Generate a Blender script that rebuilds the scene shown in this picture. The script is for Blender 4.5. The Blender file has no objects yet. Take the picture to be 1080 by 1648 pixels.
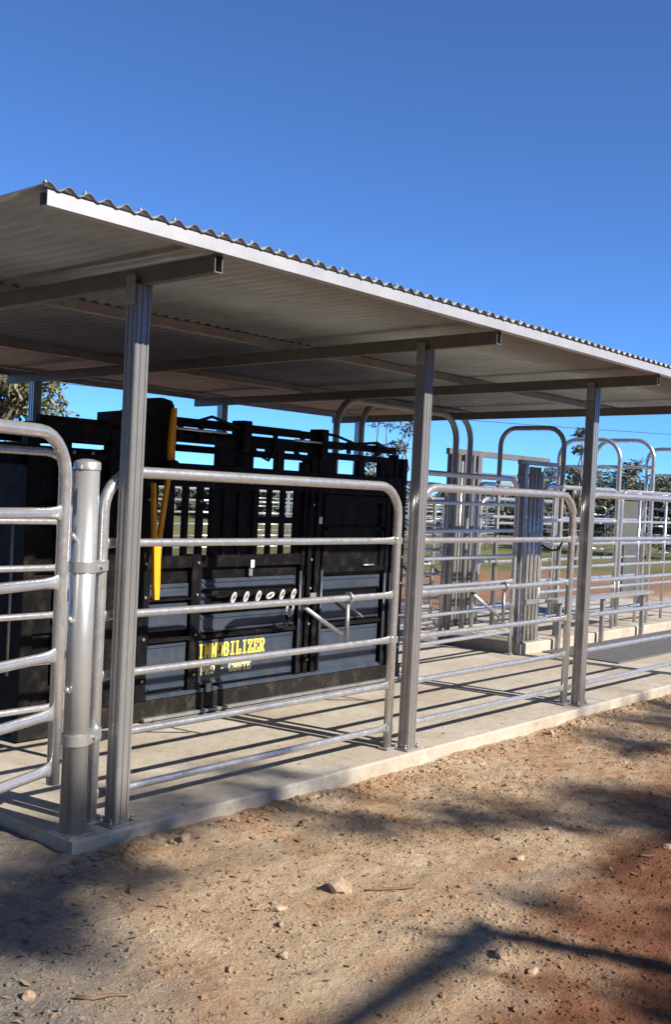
import bpy, bmesh, math, random
from mathutils import Vector, Matrix, noise
R = math.radians
sc = bpy.context.scene
col = sc.collection
random.seed(7)

# ------------------------------------------------------------------ camera
CAM = Vector((-3.3228, -4.1923, 1.7254)); YAW, PIT, ROL = R(49.457), R(1.142), R(2.729)
cd = bpy.data.cameras.new('camera'); cam = bpy.data.objects.new('camera', cd); col.objects.link(cam)
cd.sensor_fit = 'HORIZONTAL'; cd.sensor_width = 36; cd.lens = 36 * 1705.77 / 1080
cd.clip_start = .05; cd.clip_end = 2000
fw = Vector((math.sin(YAW)*math.cos(PIT), math.cos(YAW)*math.cos(PIT), -math.sin(PIT)))
rt = Vector((math.cos(YAW), -math.sin(YAW), 0)); up = rt.cross(fw)
c_, s_ = math.cos(ROL), math.sin(ROL)
rt2 = rt*c_ + up*s_; up2 = up*c_ - rt*s_
M3 = Matrix((rt2, up2, -fw)).transposed()
cam.matrix_world = Matrix.Translation(CAM) @ M3.to_4x4()
sc.camera = cam

# ------------------------------------------------------------------ light
SUN_EL = R(34.3); SUN_AZ = Vector((.17, -1, 0)).normalized()
sund = Vector((SUN_AZ.x*math.cos(SUN_EL), SUN_AZ.y*math.cos(SUN_EL), math.sin(SUN_EL)))
w = bpy.data.worlds.new('World'); sc.world = w; w.use_nodes = True
nt = w.node_tree; bg = nt.nodes['Background']
sk = nt.nodes.new('ShaderNodeTexSky'); sk.sky_type = 'NISHITA'; sk.sun_disc = False
sk.sun_elevation = SUN_EL; sk.sun_rotation = math.atan2(SUN_AZ.x, SUN_AZ.y)
sk.altitude = 20000; sk.air_density = 6.0; sk.dust_density = .0; sk.ozone_density = 3.0
hsv = nt.nodes.new('ShaderNodeHueSaturation'); hsv.inputs['Hue'].default_value = .506; hsv.inputs['Saturation'].default_value = 1.16; hsv.inputs['Value'].default_value = 1.0
nt.links.new(sk.outputs[0], hsv.inputs['Color']); nt.links.new(hsv.outputs[0], bg.inputs[0]); bg.inputs[1].default_value = .125
sl = bpy.data.lights.new('sun', 'SUN'); sl.energy = 5.0; sl.angle = R(.53); sl.color = (1, .93, .82)
so = bpy.data.objects.new('sun', sl); col.objects.link(so)
so.rotation_euler = sund.to_track_quat('Z', 'Y').to_euler()
sc.view_settings.view_transform = 'Standard'; sc.view_settings.look = 'None'
sc.view_settings.exposure = .8; sc.view_settings.gamma = 1

# ------------------------------------------------------------------ materials
def mat(name, base, rough=.6, metal=0., var=.0, scale=8., bump=0., bscale=60., base2=None, rvar=0., coat=0., spec=None, dust=0., dcol=(.30, .22, .15), dscale=5., dpos=(.5, .72)):
    m = bpy.data.materials.new(name); m.use_nodes = True
    n = m.node_tree.nodes; l = m.node_tree.links; b = n['Principled BSDF']
    b.inputs['Metallic'].default_value = metal; b.inputs['Roughness'].default_value = rough
    if coat: b.inputs['Coat Weight'].default_value = coat; b.inputs['Coat Roughness'].default_value = .25
    if spec is not None: b.inputs['Specular IOR Level'].default_value = spec
    tc = n.new('ShaderNodeTexCoord')
    if base2 is None: base2 = tuple(max(0, x*(1-var)) for x in base)
    nz = n.new('ShaderNodeTexNoise'); nz.inputs['Scale'].default_value = scale; nz.inputs['Detail'].default_value = 6
    nz.inputs['Roughness'].default_value = .65
    l.new(tc.outputs['Object'], nz.inputs['Vector'])
    cr = n.new('ShaderNodeValToRGB'); cr.color_ramp.elements[0].position = .35; cr.color_ramp.elements[1].position = .65
    cr.color_ramp.elements[0].color = (*base2, 1); cr.color_ramp.elements[1].color = (*base, 1)
    l.new(nz.outputs[0], cr.inputs[0]); l.new(cr.outputs[0], b.inputs['Base Color'])
    if dust:
        nd = n.new('ShaderNodeTexNoise'); nd.inputs['Scale'].default_value = dscale; nd.inputs['Detail'].default_value = 9; nd.inputs['Roughness'].default_value = .78
        l.new(tc.outputs['Object'], nd.inputs['Vector'])
        rd = n.new('ShaderNodeMapRange'); rd.inputs['From Min'].default_value = dpos[0]; rd.inputs['From Max'].default_value = dpos[1]; rd.inputs['To Max'].default_value = dust
        l.new(nd.outputs[0], rd.inputs[0])
        mx = n.new('ShaderNodeMix'); mx.data_type = 'RGBA'; l.new(rd.outputs[0], mx.inputs[0]); l.new(cr.outputs[0], mx.inputs[6]); mx.inputs[7].default_value = (*dcol, 1)
        l.new(mx.outputs[2], b.inputs['Base Color'])
    if rvar:
        mr = n.new('ShaderNodeMapRange'); mr.inputs['To Min'].default_value = rough - rvar; mr.inputs['To Max'].default_value = rough + rvar
        mr.inputs['From Min'].default_value = .3; mr.inputs['From Max'].default_value = .7
        n2 = n.new('ShaderNodeTexNoise'); n2.inputs['Scale'].default_value = scale*2.3; l.new(tc.outputs['Object'], n2.inputs['Vector'])
        l.new(n2.outputs[0], mr.inputs[0]); l.new(mr.outputs[0], b.inputs['Roughness'])
    if bump:
        n3 = n.new('ShaderNodeTexNoise'); n3.inputs['Scale'].default_value = bscale; n3.inputs['Detail'].default_value = 5
        l.new(tc.outputs['Object'], n3.inputs['Vector'])
        bp = n.new('ShaderNodeBump'); bp.inputs['Strength'].default_value = bump; bp.inputs['Distance'].default_value = .01
        l.new(n3.outputs[0], bp.inputs['Height']); l.new(bp.outputs[0], b.inputs['Normal'])
    return m

M = {}
M['galv'] = mat('galvanised_steel', (.66, .66, .655), .29, .75, scale=14, base2=(.55, .55, .55), rvar=.05, bump=.015, bscale=120)
M['galv_post'] = mat('rolled_galvanised', (.36, .36, .36), .22, .55, scale=5, base2=(.32, .32, .32), rvar=.05, dust=.25, dscale=7)
M['pipe'] = mat('dull_galvanised_pipe', (.48, .48, .475), .36, .6, scale=3, base2=(.42, .42, .415), rvar=.04)
M['beam'] = mat('shade_dark_steel', (.20, .19, .175), .5, .4, scale=3, base2=(.15, .14, .13))  # dark tone; on the far slide gate it stands in for shade
M['galv_dull'] = mat('dull_galvanised', (.40, .40, .40), .45, .7, scale=6, base2=(.30, .30, .30), rvar=.1)
M['galv_bright'] = mat('bright_galvanised_fascia', (.50, .50, .51), .42, .4, scale=5, base2=(.43, .43, .45))
M['zinc_roof'] = mat('zincalume_sheet', (.36, .395, .41), .42, .55, scale=2.5, base2=(.30, .33, .345), rvar=.08, dust=.3, dcol=(.2, .17, .13), dscale=1.7)
M['black'] = mat('black_paint', (.0035, .0035, .0045), .5, .0, scale=6, base2=(.006, .006, .007), rvar=.08, spec=.12, dust=.10, dscale=7)
M['blackdust'] = mat('dusty_black_paint', (.006, .006, .006), .55, .0, scale=3, base2=(.016, .014, .012), rvar=.1, spec=.2, dust=.22, dscale=6)
M['slate'] = mat('slate_paint', (.036, .050, .078), .42, .0, scale=4, base2=(.028, .039, .060), rvar=.1, coat=.1, dust=.14, dscale=6)
M['yellow'] = mat('yellow_paint', (.82, .40, .012), .45, .0, scale=8, base2=(.70, .32, .01), coat=.1, dust=.8, dcol=(.06, .04, .03), dscale=22, dpos=(.60, .66))
M['letter'] = mat('letter_yellow', (.85, .66, .12), .5, 0, scale=20, base2=(.80, .60, .10))
M['letterpale'] = mat('letter_cream', (.82, .76, .42), .5, 0, scale=20, base2=(.78, .70, .36))
M['grip'] = mat('dull_grip', (.50, .50, .48), .45, .3, scale=20, base2=(.40, .40, .39))
M['white'] = mat('white_plastic', (.78, .78, .76), .45, 0, scale=20, base2=(.70, .70, .68))
M['belt'] = mat('grey_belting', (.085, .09, .085), .7, 0, scale=4, base2=(.06, .065, .06))
M['grey_sheet'] = mat('dark_grey_sheet', (.10, .10, .105), .8, 0, scale=5, base2=(.13, .125, .12), bump=.3, bscale=120)
M['bark'] = mat('bark', (.24, .20, .16), .9, 0, scale=7, base2=(.12, .095, .075), bump=.8, bscale=25)
M['leaf'] = mat('gum_leaf', (.10, .125, .055), .55, 0, scale=1.6, base2=(.055, .075, .03))
M['leaf_olive'] = mat('olive_leaf', (.17, .17, .09), .55, 0, scale=1.2, base2=(.09, .10, .045))
M['leaf_far'] = mat('far_leaf', (.12, .135, .09), .7, 0, scale=.6, base2=(.07, .085, .055))
M['stone'] = mat('stone', (.46, .36, .26), .9, 0, scale=9, base2=(.30, .20, .13), bump=.5, bscale=40)
M['stick'] = mat('dry_stick', (.20, .13, .08), .9, 0, scale=20, base2=(.12, .075, .05))
M['litter'] = mat('leaf_litter', (.30, .20, .12), .8, 0, scale=20, base2=(.16, .09, .05))
M['cream'] = mat('cream_wall', (.72, .69, .62), .7, 0, scale=2, base2=(.64, .60, .54))
M['rust'] = mat('rusty_steel', (.20, .10, .06), .7, .2, scale=10, base2=(.12, .06, .04))
M['wire'] = mat('cable', (.05, .05, .05), .6)

def soil_material():
    m = bpy.data.materials.new('dry_soil'); m.use_nodes = True
    n = m.node_tree.nodes; l = m.node_tree.links; b = n['Principled BSDF']
    b.inputs['Roughness'].default_value = .95; b.inputs['Specular IOR Level'].default_value = .15
    tc = n.new('ShaderNodeTexCoord')
    def nz(s, d=6, r=.6):
        a = n.new('ShaderNodeTexNoise'); a.inputs['Scale'].default_value = s; a.inputs['Detail'].default_value = d
        a.inputs['Roughness'].default_value = r; l.new(tc.outputs['Object'], a.inputs['Vector']); return a.outputs[0]
    def ramp(x, p0, p1, c0, c1):
        r = n.new('ShaderNodeValToRGB'); e = r.color_ramp.elements
        e[0].position = p0; e[1].position = p1; e[0].color = (*c0, 1); e[1].color = (*c1, 1); l.new(x, r.inputs[0]); return r.outputs[0]
    def mix(f, a, c, mode='MIX'):
        x = n.new('ShaderNodeMix'); x.data_type = 'RGBA'; x.blend_type = mode
        if isinstance(f, float): x.inputs[0].default_value = f
        else: l.new(f, x.inputs[0])
        l.new(a, x.inputs[6]); l.new(c, x.inputs[7]); return x.outputs[2]
    def math_(op, a, c):
        x = n.new('ShaderNodeMath'); x.operation = op
        for i, v in enumerate((a, c)):
            if isinstance(v, (int, float)): x.inputs[i].default_value = v
            else: l.new(v, x.inputs[i])
        return x.outputs[0]
    tan = ramp(nz(2.2, 8, .7), .3, .7, (.55, .395, .255), (.73, .565, .39))
    tan = mix(ramp(nz(1.7, 7, .75), .48, .62, (0, 0, 0), (1, 1, 1)), tan, ramp(nz(9, 6), .3, .7, (.46, .275, .15), (.60, .385, .225)))
    red = ramp(nz(3.1, 8, .7), .3, .7, (.20, .085, .045), (.36, .165, .09))
    sep = n.new('ShaderNodeSeparateXYZ'); l.new(tc.outputs['Object'], sep.inputs[0])
    # bare red soil lies where the gravel has worn away, away from the slab and out in the yards behind
    a = math_('MULTIPLY', sep.outputs['Y'], -.55)
    a = math_('ADD', a, math_('MULTIPLY', sep.outputs['X'], .14))
    a = math_('ADD', a, math_('MULTIPLY', math_('SUBTRACT', nz(1.3, 5), .5), 1.0))
    red_front = ramp(a, 0, 1, (0, 0, 0), (1, 1, 1))
    rf = n.new('ShaderNodeMapRange'); rf.inputs['From Min'].default_value = 1.12; rf.inputs['From Max'].default_value = 1.38
    l.new(a, rf.inputs[0])
    rb = n.new('ShaderNodeMapRange'); rb.inputs['From Min'].default_value = 4.5; rb.inputs['From Max'].default_value = 5.5
    l.new(sep.outputs['Y'], rb.inputs[0])
    mask = math_('MAXIMUM', rf.outputs[0], math_('MULTIPLY', rb.outputs[0], .75))
    gz = n.new('ShaderNodeMapRange'); gz.inputs['From Min'].default_value = .15; gz.inputs['From Max'].default_value = -.45
    l.new(math_('ADD', math_('ADD', sep.outputs['X'], math_('MULTIPLY', sep.outputs['Y'], -.55)), math_('MULTIPLY', math_('SUBTRACT', nz(2.5, 5), .5), 1.2)), gz.inputs[0])
    tan = mix(gz.outputs[0], tan, ramp(nz(20, 6, .8), .35, .65, (.26, .225, .19), (.42, .37, .315)))
    c = mix(mask, tan, red)
    c = mix(.24, c, ramp(nz(38, 6, .8), .35, .65, (.38, .35, .33), (1.0, 1.0, 1.0)), 'MULTIPLY')
    c = mix(.3, c, ramp(nz(120, 3, .8), .4, .62, (.4, .36, .33), (1.0, 1.0, 1.0)), 'MULTIPLY')
    # grass in the paddock
    g = ramp(nz(.5, 6), .3, .7, (.13, .13, .045), (.20, .19, .08))
    gy = math_('ADD', sep.outputs['Y'], math_('MULTIPLY', sep.outputs['X'], .55))
    gy = math_('ADD', gy, math_('MULTIPLY', nz(.35, 4), 9))
    gm = n.new('ShaderNodeMapRange'); gm.inputs['From Min'].default_value = 24; gm.inputs['From Max'].default_value = 26; l.new(gy, gm.inputs[0])
    c = mix(gm.outputs[0], c, g)
    l.new(c, b.inputs['Base Color'])
    bp = n.new('ShaderNodeBump'); bp.inputs['Strength'].default_value = 1.0; bp.inputs['Distance'].default_value = .022
    h = math_('ADD', nz(70, 6, .75), math_('MULTIPLY', nz(14, 5), 1.5))
    l.new(h, bp.inputs['Height']); l.new(bp.outputs[0], b.inputs['Normal'])
    return m
M['soil'] = soil_material()

def concrete_material():
    m = mat('concrete', (.48, .445, .38), .85, 0, scale=1.1, base2=(.36, .30, .23), bump=.25, bscale=55)
    n = m.node_tree.nodes; l = m.node_tree.links; b = n['Principled BSDF']
    src = b.inputs['Base Color'].links[0].from_socket
    tc = n.new('ShaderNodeTexCoord'); a = n.new('ShaderNodeTexNoise'); a.inputs['Scale'].default_value = 11; a.inputs['Detail'].default_value = 8
    a.inputs['Roughness'].default_value = .8; l.new(tc.outputs['Object'], a.inputs['Vector'])
    r = n.new('ShaderNodeValToRGB'); r.color_ramp.elements[0].position = .33; r.color_ramp.elements[1].position = .52
    r.color_ramp.elements[0].color = (.55, .47, .40, 1); r.color_ramp.elements[1].color = (1, 1, 1, 1); l.new(a.outputs[0], r.inputs[0])
    x = n.new('ShaderNodeMix'); x.data_type = 'RGBA'; x.blend_type = 'MULTIPLY'; x.inputs[0].default_value = .6
    l.new(src, x.inputs[6]); l.new(r.outputs[0], x.inputs[7]); l.new(x.outputs[2], b.inputs['Base Color'])
    return m
M['concrete'] = concrete_material()

# ------------------------------------------------------------------ mesh helpers
class MB:
    def __init__(s): s.v = []; s.f = []; s.sm = []
    def add(s, vs, fs, smooth=False):
        o = len(s.v); s.v += [tuple(p) for p in vs]; s.f += [tuple(i+o for i in f) for f in fs]; s.sm += [smooth]*len(fs); return s
    def box(s, x0, x1, y0, y1, z0, z1, ch=.003):
        # chamfered box
        X, Y, Z = (x0, x1), (y0, y1), (z0, z1)
        d = min(abs(x1-x0), abs(y1-y0), abs(z1-z0)); ch = min(ch, d*.25)
        bm = bmesh.new(); bmesh.ops.create_cube(bm, size=1)
        for q in bm.verts:
            q.co = Vector(((x0+x1)/2 + q.co.x*(x1-x0), (y0+y1)/2 + q.co.y*(y1-y0), (z0+z1)/2 + q.co.z*(z1-z0)))
        if ch > 0: bmesh.ops.bevel(bm, geom=bm.edges[:], offset=ch, segments=1, affect='EDGES')
        bm.verts.index_update(); s.add([q.co[:] for q in bm.verts], [[q.index for q in f.verts] for f in bm.faces]); bm.free(); return s
    def tube(s, pts, r, n=12, cap=True, upv=None):
        # r: number, or list of (ra, rb) per point (rb along upv)
        pts = [Vector(p) for p in pts]; k = len(pts)
        if not isinstance(r, (list, tuple)): r = [(r, r)]*k
        r = [(q, q) if not isinstance(q, (list, tuple)) else q for q in r]
        ring = []; pu = None
        for i, p in enumerate(pts):
            t = (pts[min(i+1, k-1)] - pts[max(i-1, 0)]).normalized()
            if pu is None:
                u = Vector(upv) if upv else (Vector((0, 0, 1)) if abs(t.z) < .9 else Vector((0, 1, 0)))
            else: u = pu
            u = (u - t*u.dot(t)).normalized(); pu = u; v = t.cross(u)
            ring.append([p + v*math.cos(a)*r[i][0] + u*math.sin(a)*r[i][1] for a in [2*math.pi*j/n for j in range(n)]])
        vs = [q for g in ring for q in g]; fs = []
        for i in range(k-1):
            for j in range(n):
                a, b = i*n+j, i*n+(j+1) % n; fs.append((a, b, b+n, a+n))
        s.add(vs, fs, True)
        if cap:
            o = len(s.v) - len(vs)
            s.f.append(tuple(o+j for j in reversed(range(n)))); s.sm.append(False)
            s.f.append(tuple(o+(k-1)*n+j for j in range(n))); s.sm.append(False)
        return s
    def prism(s, prof, axis, a, b, smooth=False):
        # closed 2D profile extruded; axis 'x': prof=(y,z); 'y': prof=(x,z); 'z': prof=(x,y)
        def P(p, t): return (t, p[0], p[1]) if axis == 'x' else (p[0], t, p[1]) if axis == 'y' else (p[0], p[1], t)
        n = len(prof); vs = [P(p, a) for p in prof] + [P(p, b) for p in prof]
        fs = [(i, (i+1) % n, (i+1) % n+n, i+n) for i in range(n)] + [tuple(reversed(range(n))), tuple(range(n, 2*n))]
        return s.add(vs, fs, smooth)
    def mesh(s, name, m):
        me = bpy.data.meshes.new(name); me.from_pydata(s.v, [], s.f); me.polygons.foreach_set('use_smooth', s.sm)
        me.update(); bm = bmesh.new(); bm.from_mesh(me); bmesh.ops.recalc_face_normals(bm, faces=bm.faces[:]); bm.to_mesh(me); bm.free()
        me.materials.append(M[m]); return me
    def build(s, name, m, parent=None, off=(0, 0, 0)):
        if off != (0, 0, 0): s.v = [(a-off[0], b-off[1], c-off[2]) for a, b, c in s.v]
        return link(name, s.mesh(name, m), parent)
def link(name, me, parent=None, loc=(0, 0, 0)):
    o = bpy.data.objects.new(name, me); col.objects.link(o); o.location = loc
    if parent: o.parent = parent
    return o
def tag(o, label=None, cat=None, group=None, kind=None):
    if label: o['label'] = label
    if cat: o['category'] = cat
    if group: o['group'] = group
    if kind: o['kind'] = kind
    return o
def empty(name, loc, rz=0, label=None, cat=None, group=None):
    o = bpy.data.objects.new(name, None); col.objects.link(o); o.location = loc; o.rotation_euler = (0, 0, rz); o.empty_display_size = .2
    return tag(o, label, cat, group)
def copy_tree(o, parent=None):
    c = o.copy(); col.objects.link(c); c.parent = parent
    for ch in o.children: copy_tree(ch, c)
    return c

L = 2.4425; H = 2.70; D = 4.5724; SL = .0156; PW = .09
PX = [i*L for i in range(4)]
YF, YB = -.56, 5.12
# ------------------------------------------------------------------ ground
def axis_coords(lo, hi, f0, f1, step):
    a = []; x = f0
    while x <= f1: a.append(x); x += step
    d = step; x = f1
    while x < hi: d *= 1.22; x += d; a.append(x)
    d = step; x = f0; b = []
    while x > lo: d *= 1.22; x -= d; b.append(x)
    return b[::-1] + a
gx = axis_coords(-900, 900, -2.0, 6.0, .026); gy = axis_coords(-900, 900, -3.1, .0, .026)
def gh(x, y):
    if y > 1 or y < -30 or abs(x) > 40:
        d = math.hypot(x-CAM.x, y-CAM.y)
        return -.13
    h = -.090
    h += .028*(noise.noise((x*.7, y*.7, 0)))
    h += .012*noise.noise((x*2.6, y*2.6, 3)) + .008*noise.noise((x*7, y*7, 5)) + .010*noise.noise((x*13, y*13, 9)) + .007*noise.noise((x*25, y*25, 2))
    h += .030*min(1, max(0, (.7-x)/1.0))*min(1, max(0, (y+1.2)/.8))
    e = max(0, 1 - abs(y+.12)/.22); h += .016*e*(.5+.9*noise.noise((x*5, y*5, 1)))
    return h
vs = [(x, y, gh(x, y)) for y in gy for x in gx]; nx = len(gx)
fs = [(j*nx+i, j*nx+i+1, (j+1)*nx+i+1, (j+1)*nx+i) for j in range(len(gy)-1) for i in range(nx-1)]
mb = MB(); mb.v = vs; mb.f = fs; mb.sm = [True]*len(fs)
tag(mb.build('ground', 'soil'), kind='structure')
# concrete slab with slightly worn front arris, and the raised race floor
sx0, sx1, sy0, sy1 = -.285, 15.0, -.048, 5.15
def slab_mesh(x0, x1, y0, y1, z0, z1, step=.12):
    m = MB(); n = int((x1-x0)/step); prof = []
    ring = []
    for i in range(n+1):
        x = x0 + (x1-x0)*i/n; w1 = .003*noise.noise((x*3, 1, z1)); w2 = .004*noise.noise((x*9, 4, 0))
        ring.append([(x, y0+w1, z0), (x, y0+w1+w2, z1-.014), (x, y0+.004+w1, z1-.004), (x, y0+.014+w1, z1), (x, y1-.012, z1), (x, y1, z1-.012), (x, y1, z0)])
    k = 7; m.v = [p for r in ring for p in r]
    for i in range(n):
        for j in range(k-1): m.f.append((i*k+j, (i+1)*k+j, (i+1)*k+j+1, i*k+j+1)); m.sm.append(j in (1, 2))
    m.f.append(tuple(range(k))); m.f.append(tuple(n*k+j for j in reversed(range(k)))); m.sm += [False, False]
    return m
tag(slab_mesh(sx0, sx1, sy0, sy1, -.3, 0).build('concrete_slab', 'concrete'), kind='structure')
tag(slab_mesh(6.98, 14.9, 1.84, 2.9, -.1, .12).build('race_floor', 'concrete'), kind='structure')
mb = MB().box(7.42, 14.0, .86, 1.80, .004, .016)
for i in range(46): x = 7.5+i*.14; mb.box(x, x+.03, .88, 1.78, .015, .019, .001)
tag(mb.build('ribbed_sheet', 'grey_sheet'), 'thin dark grey ribbed sheet on the slab right of the third post', 'mat')  # thin dark grey ribbed sheet laid over a strip of the slab

# ------------------------------------------------------------------ shed
shed = empty('open_shed', (0, 0, 0), 0, 'open galvanised steel shed with flat corrugated roof on slim posts', 'shed')
def post_profile(w):
    g, d, c = .010, .005, .006; p = []
    def side(fn):
        p.append(fn(c)); 
        for a in (.30, .70):
            m = a*w; p.extend([fn(m-g), fn(m-g*.55, d), fn(m+g*.55, d), fn(m+g)])
        p.append(fn(w-c))
    side(lambda t, d=0: (t, d)); side(lambda t, d=0: (w-d, t)); side(lambda t, d=0: (w-t, w-d)); side(lambda t, d=0: (d, w-t))
    return p
pm = MB().prism(post_profile(PW), 'z', .01, H).mesh('post', 'galv_post')
bpm = MB().box(-.035, PW+.035, -.02, PW+.02, .001, .011).mesh('base_plate', 'galv_dull')
btm = MB().tube([(0, 0, 0), (0, 0, .018)], .011, 6).tube([(0, 0, .018), (0, 0, .034)], .006, 8).mesh('bolt', 'galv_dull')
for x in PX:
    for y in (0, D):
        o = link('post', pm, shed, (x, y, 0))
        if y: o.scale.z = (H - SL*D)/H
        if y == 0:
            b = link('base_plate', bpm, o); 
            for bx in (-.022, PW+.022):
                for by in (.005, PW-.005): link('bolt', btm, o, (bx, by, .011))
clm = MB().box(-.012, -.001, .01, PW-.01, -.10, .045, .002).mesh('cleat', 'galv_dull')
for x in PX:
    link('cleat', clm, shed, (x, 0, H)); link('cleat', clm, shed, (x+PW+.013, 0, H))
def rhs(w, h, t, y0, y1, z0):
    # hollow section along Y, falling with the roof
    m = MB(); outer = [(-w/2, z0), (w/2, z0), (w/2, z0+h), (-w/2, z0+h)]; inner = [(-w/2+t, z0+t), (w/2-t, z0+t), (w/2-t, z0+h-t), (-w/2+t, z0+h-t)]
    v = []
    for y in (y0, y1):
        dz = -SL*y; v += [(a, y, b+dz) for a, b in outer] + [(a, y, b+dz) for a, b in inner]
    f = []
    for i in range(4):
        j = (i+1) % 4
        f += [(i, j, j+8, i+8), (i+4, i+12, j+12, j+4), (i, i+4, j+4, j), (i+8, j+8, j+12, i+12)]
    return m.add(v, f)
BH = .084
bmesh_ = rhs(.05, BH, .005, -.528, D+.5, H).mesh('beam', 'beam')
for x in PX: link('beam', bmesh_, shed, (x+PW/2, 0, 0))
X0, X1 = -.91, 8.24
def cpurlin(y, h, wd, nm, m):
    zb = H+BH-SL*y+.002; t = .004; q = MB()
    o = [(y, zb), (y+wd, zb-SL*wd), (y+wd, zb+h-SL*wd), (y, zb+h)]; i_ = [(y+t, zb+t), (y+wd-t, zb+t), (y+wd-t, zb+h-t), (y+t, zb+h-t)]
    v = []
    for x in (X0, X1): v += [(x, a, b) for a, b in o] + [(x, a, b) for a, b in i_]
    f = []
    for i in range(4):
        j = (i+1) % 4
        f += [(i, j, j+8, i+8), (i+4, i+12, j+12, j+4), (i, i+4, j+4, j), (i+8, j+8, j+12, i+12)]
    q.add(v, f); return q.build(nm, m, shed)
cpurlin(YF, .060, .055, 'fascia', 'galv_bright')
cpurlin(1.33, .060, .045, 'purlin', 'galv_dull'); cpurlin(3.28, .060, .045, 'purlin', 'galv_dull'); cpurlin(YB-.06, .060, .045, 'purlin', 'galv_dull')
# corrugated sheets
def sheet():
    m = MB(); W = .7625; nw = 8; sg = 10; n = nw*sg; amp = .013; zb = H+BH+.064+amp
    xs = [W*i/n for i in range(n+1)]; ys = [YF-.012, 1.4, 3.3, YB+.04]
    for top in (0, .0012):
        for y in ys:
            for x in xs: m.v.append((x + (.0 if not top else 0), y, zb - SL*y + amp*math.cos(2*math.pi*x/(W/nw)) + top))
    k = n+1; h = k*len(ys)
    for j in range(len(ys)-1):
        for i in range(n):
            a = j*k+i; m.f.append((a, a+k, a+k+1, a+1)); m.f.append((h+a, h+a+1, h+a+k+1, h+a+k)); m.sm += [True, True]
    for i in range(n):
        for j in (0, len(ys)-1): a = j*k+i; m.f.append((a, a+1, h+a+1, h+a)); m.sm.append(False)
    for j in range(len(ys)-1):
        for i in (0, n): a = j*k+i; m.f.append((a, a+k, h+a+k, h+a)); m.sm.append(False)
    return m.mesh('roof_sheet', 'zinc_roof')
sm_ = sheet()
for i in range(12):
    o = link('roof_sheet', sm_, shed, (X0+.7625*i, 0, .0016*(i % 2)))
# roofing screws along the front purlin line
scm = MB().tube([(0, 0, 0), (0, 0, .004)], .011, 8).tube([(0, 0, .004), (0, 0, .013)], .006, 6).mesh('roof_screw', 'galv_dull')
for i in range(40):
    x = X0 + .0762*(3*i) + .0002
    if x < X1: link('roof_screw', scm, shed, (round((x-X0)/.0953125)*.0953125+X0, YF+.02, H+BH+.064+.0265-SL*YF))

# ------------------------------------------------------------------ rail panels
def hoop_path(w, z0, z1, rc, n=8):
    p = [(0, 0, z0), (0, 0, (z0+z1-rc)/2), (0, 0, z1-rc)]
    p += [(rc-rc*math.cos(a), 0, z1-rc+rc*math.sin(a)) for a in [math.pi/2*i/n for i in range(1, n+1)]]
    p += [(w*.5, 0, z1)]
    p += [(w-rc+rc*math.sin(a), 0, z1-rc+rc*math.cos(a)) for a in [math.pi/2*i/n for i in range(0, n+1)]]
    p += [(w, 0, (z0+z1-rc)/2), (w, 0, z0)]
    return p
def rail_mesh(w, r, flare=1.45, n=12, sag=.0, nm='rail', m='galv'):
    e = .07
    pts = [(.006, 0, 0), (e*.5, 0, 0), (e, 0, 0), (e*2, 0, 0), (w*.25, 0, -sag), (w/2, 0, -sag*1.3), (w*.75, 0, -sag), (w-e*2, 0, 0), (w-e, 0, 0), (w-e*.5, 0, 0), (w-.006, 0, 0)]
    R_ = [(r*.42, r*flare), (r*.45, r*flare), (r*.75, r*1.18), (r, r), (r, r), (r, r), (r, r), (r, r), (r*.75, r*1.18), (r*.45, r*flare), (r*.42, r*flare)]
    return MB().tube(pts, R_, n, upv=(0, 0, 1)).mesh(nm, m)
RZ = [1.41, 1.045, .742, .435, .145]
def panel(name, label, cat, p0, p1, z0, z1, rails, rh=.03, rr=.021, rc=.2, group=None, n=12, m='galv', feet=True, sheet=None, mid=None, flare=1.4):
    dx, dy = p1[0]-p0[0], p1[1]-p0[1]; wd = math.hypot(dx, dy)
    t = empty(name, (p0[0], p0[1], p0[2] if len(p0) > 2 else 0), math.atan2(dy, dx), label, cat, group)
    MB().tube(hoop_path(wd, z0, z1, rc, 7 if n >= 10 else 4), rh, n, upv=(0, 1, 0)).build('frame', m, t)
    rm = rail_mesh(wd, rr, flare, n, m=m)
    for z in rails: link('rail', rm, t, (0, 0, z))
    if feet:
        fm = MB().box(-.05, .05, -.04, .04, z0-.006, z0+.004).mesh('foot', m)
        link('foot', fm, t); link('foot', fm, t, (wd, 0, 0))
    for q in (mid or []):
        MB().tube([(q, 0, z0+.02), (q, 0, z1-.02)], rh*.8, n).build('stay', m, t)
    if sheet:
        for (a, b, c, d) in sheet: MB().box(a, b, -.004, .004, c, d, .001).build('sheet', 'belt', t)
    return t
PY = .125
def drop_latch(par, x, ztop, zbot):
    o = MB()
    o.tube([(x, 0, ztop-.045)] + [(x, .034*math.sin(a), ztop+.034*math.cos(a)) for a in [math.pi*2*i/14 for i in range(15)]], .008, 8)
    lt = o.build('latch_ring', 'galv', par)
    MB().tube([(x-.02, -.01, ztop-.04), (x-.02, -.015, zbot+.03)], .014, 8).build('latch_bar', 'galv_dull', lt)
    MB().tube([(x-.40, .04, ztop-.03), (x-.05, .0, zbot+.07)], [(.006, .014), (.006, .014)], 8).build('latch_strut', 'galv_dull', lt)
    return lt
p1_ = panel('rail_panel', 'silver six rail cattle panel between first and second front posts', 'cattle panel', (-.055, PY), (2.375, PY), .012, 1.772, RZ, group='front rail panels between the shed posts')
drop_latch(p1_, 1.95, 1.045, .742)
p2_ = panel('rail_panel', 'silver rail panel with rounded corners between second and third front posts', 'cattle panel', (2.60, PY), (4.825, PY), .012, 1.782, RZ, group='front rail panels between the shed posts')
drop_latch(p2_, 1.18, 1.045, .742)
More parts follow.
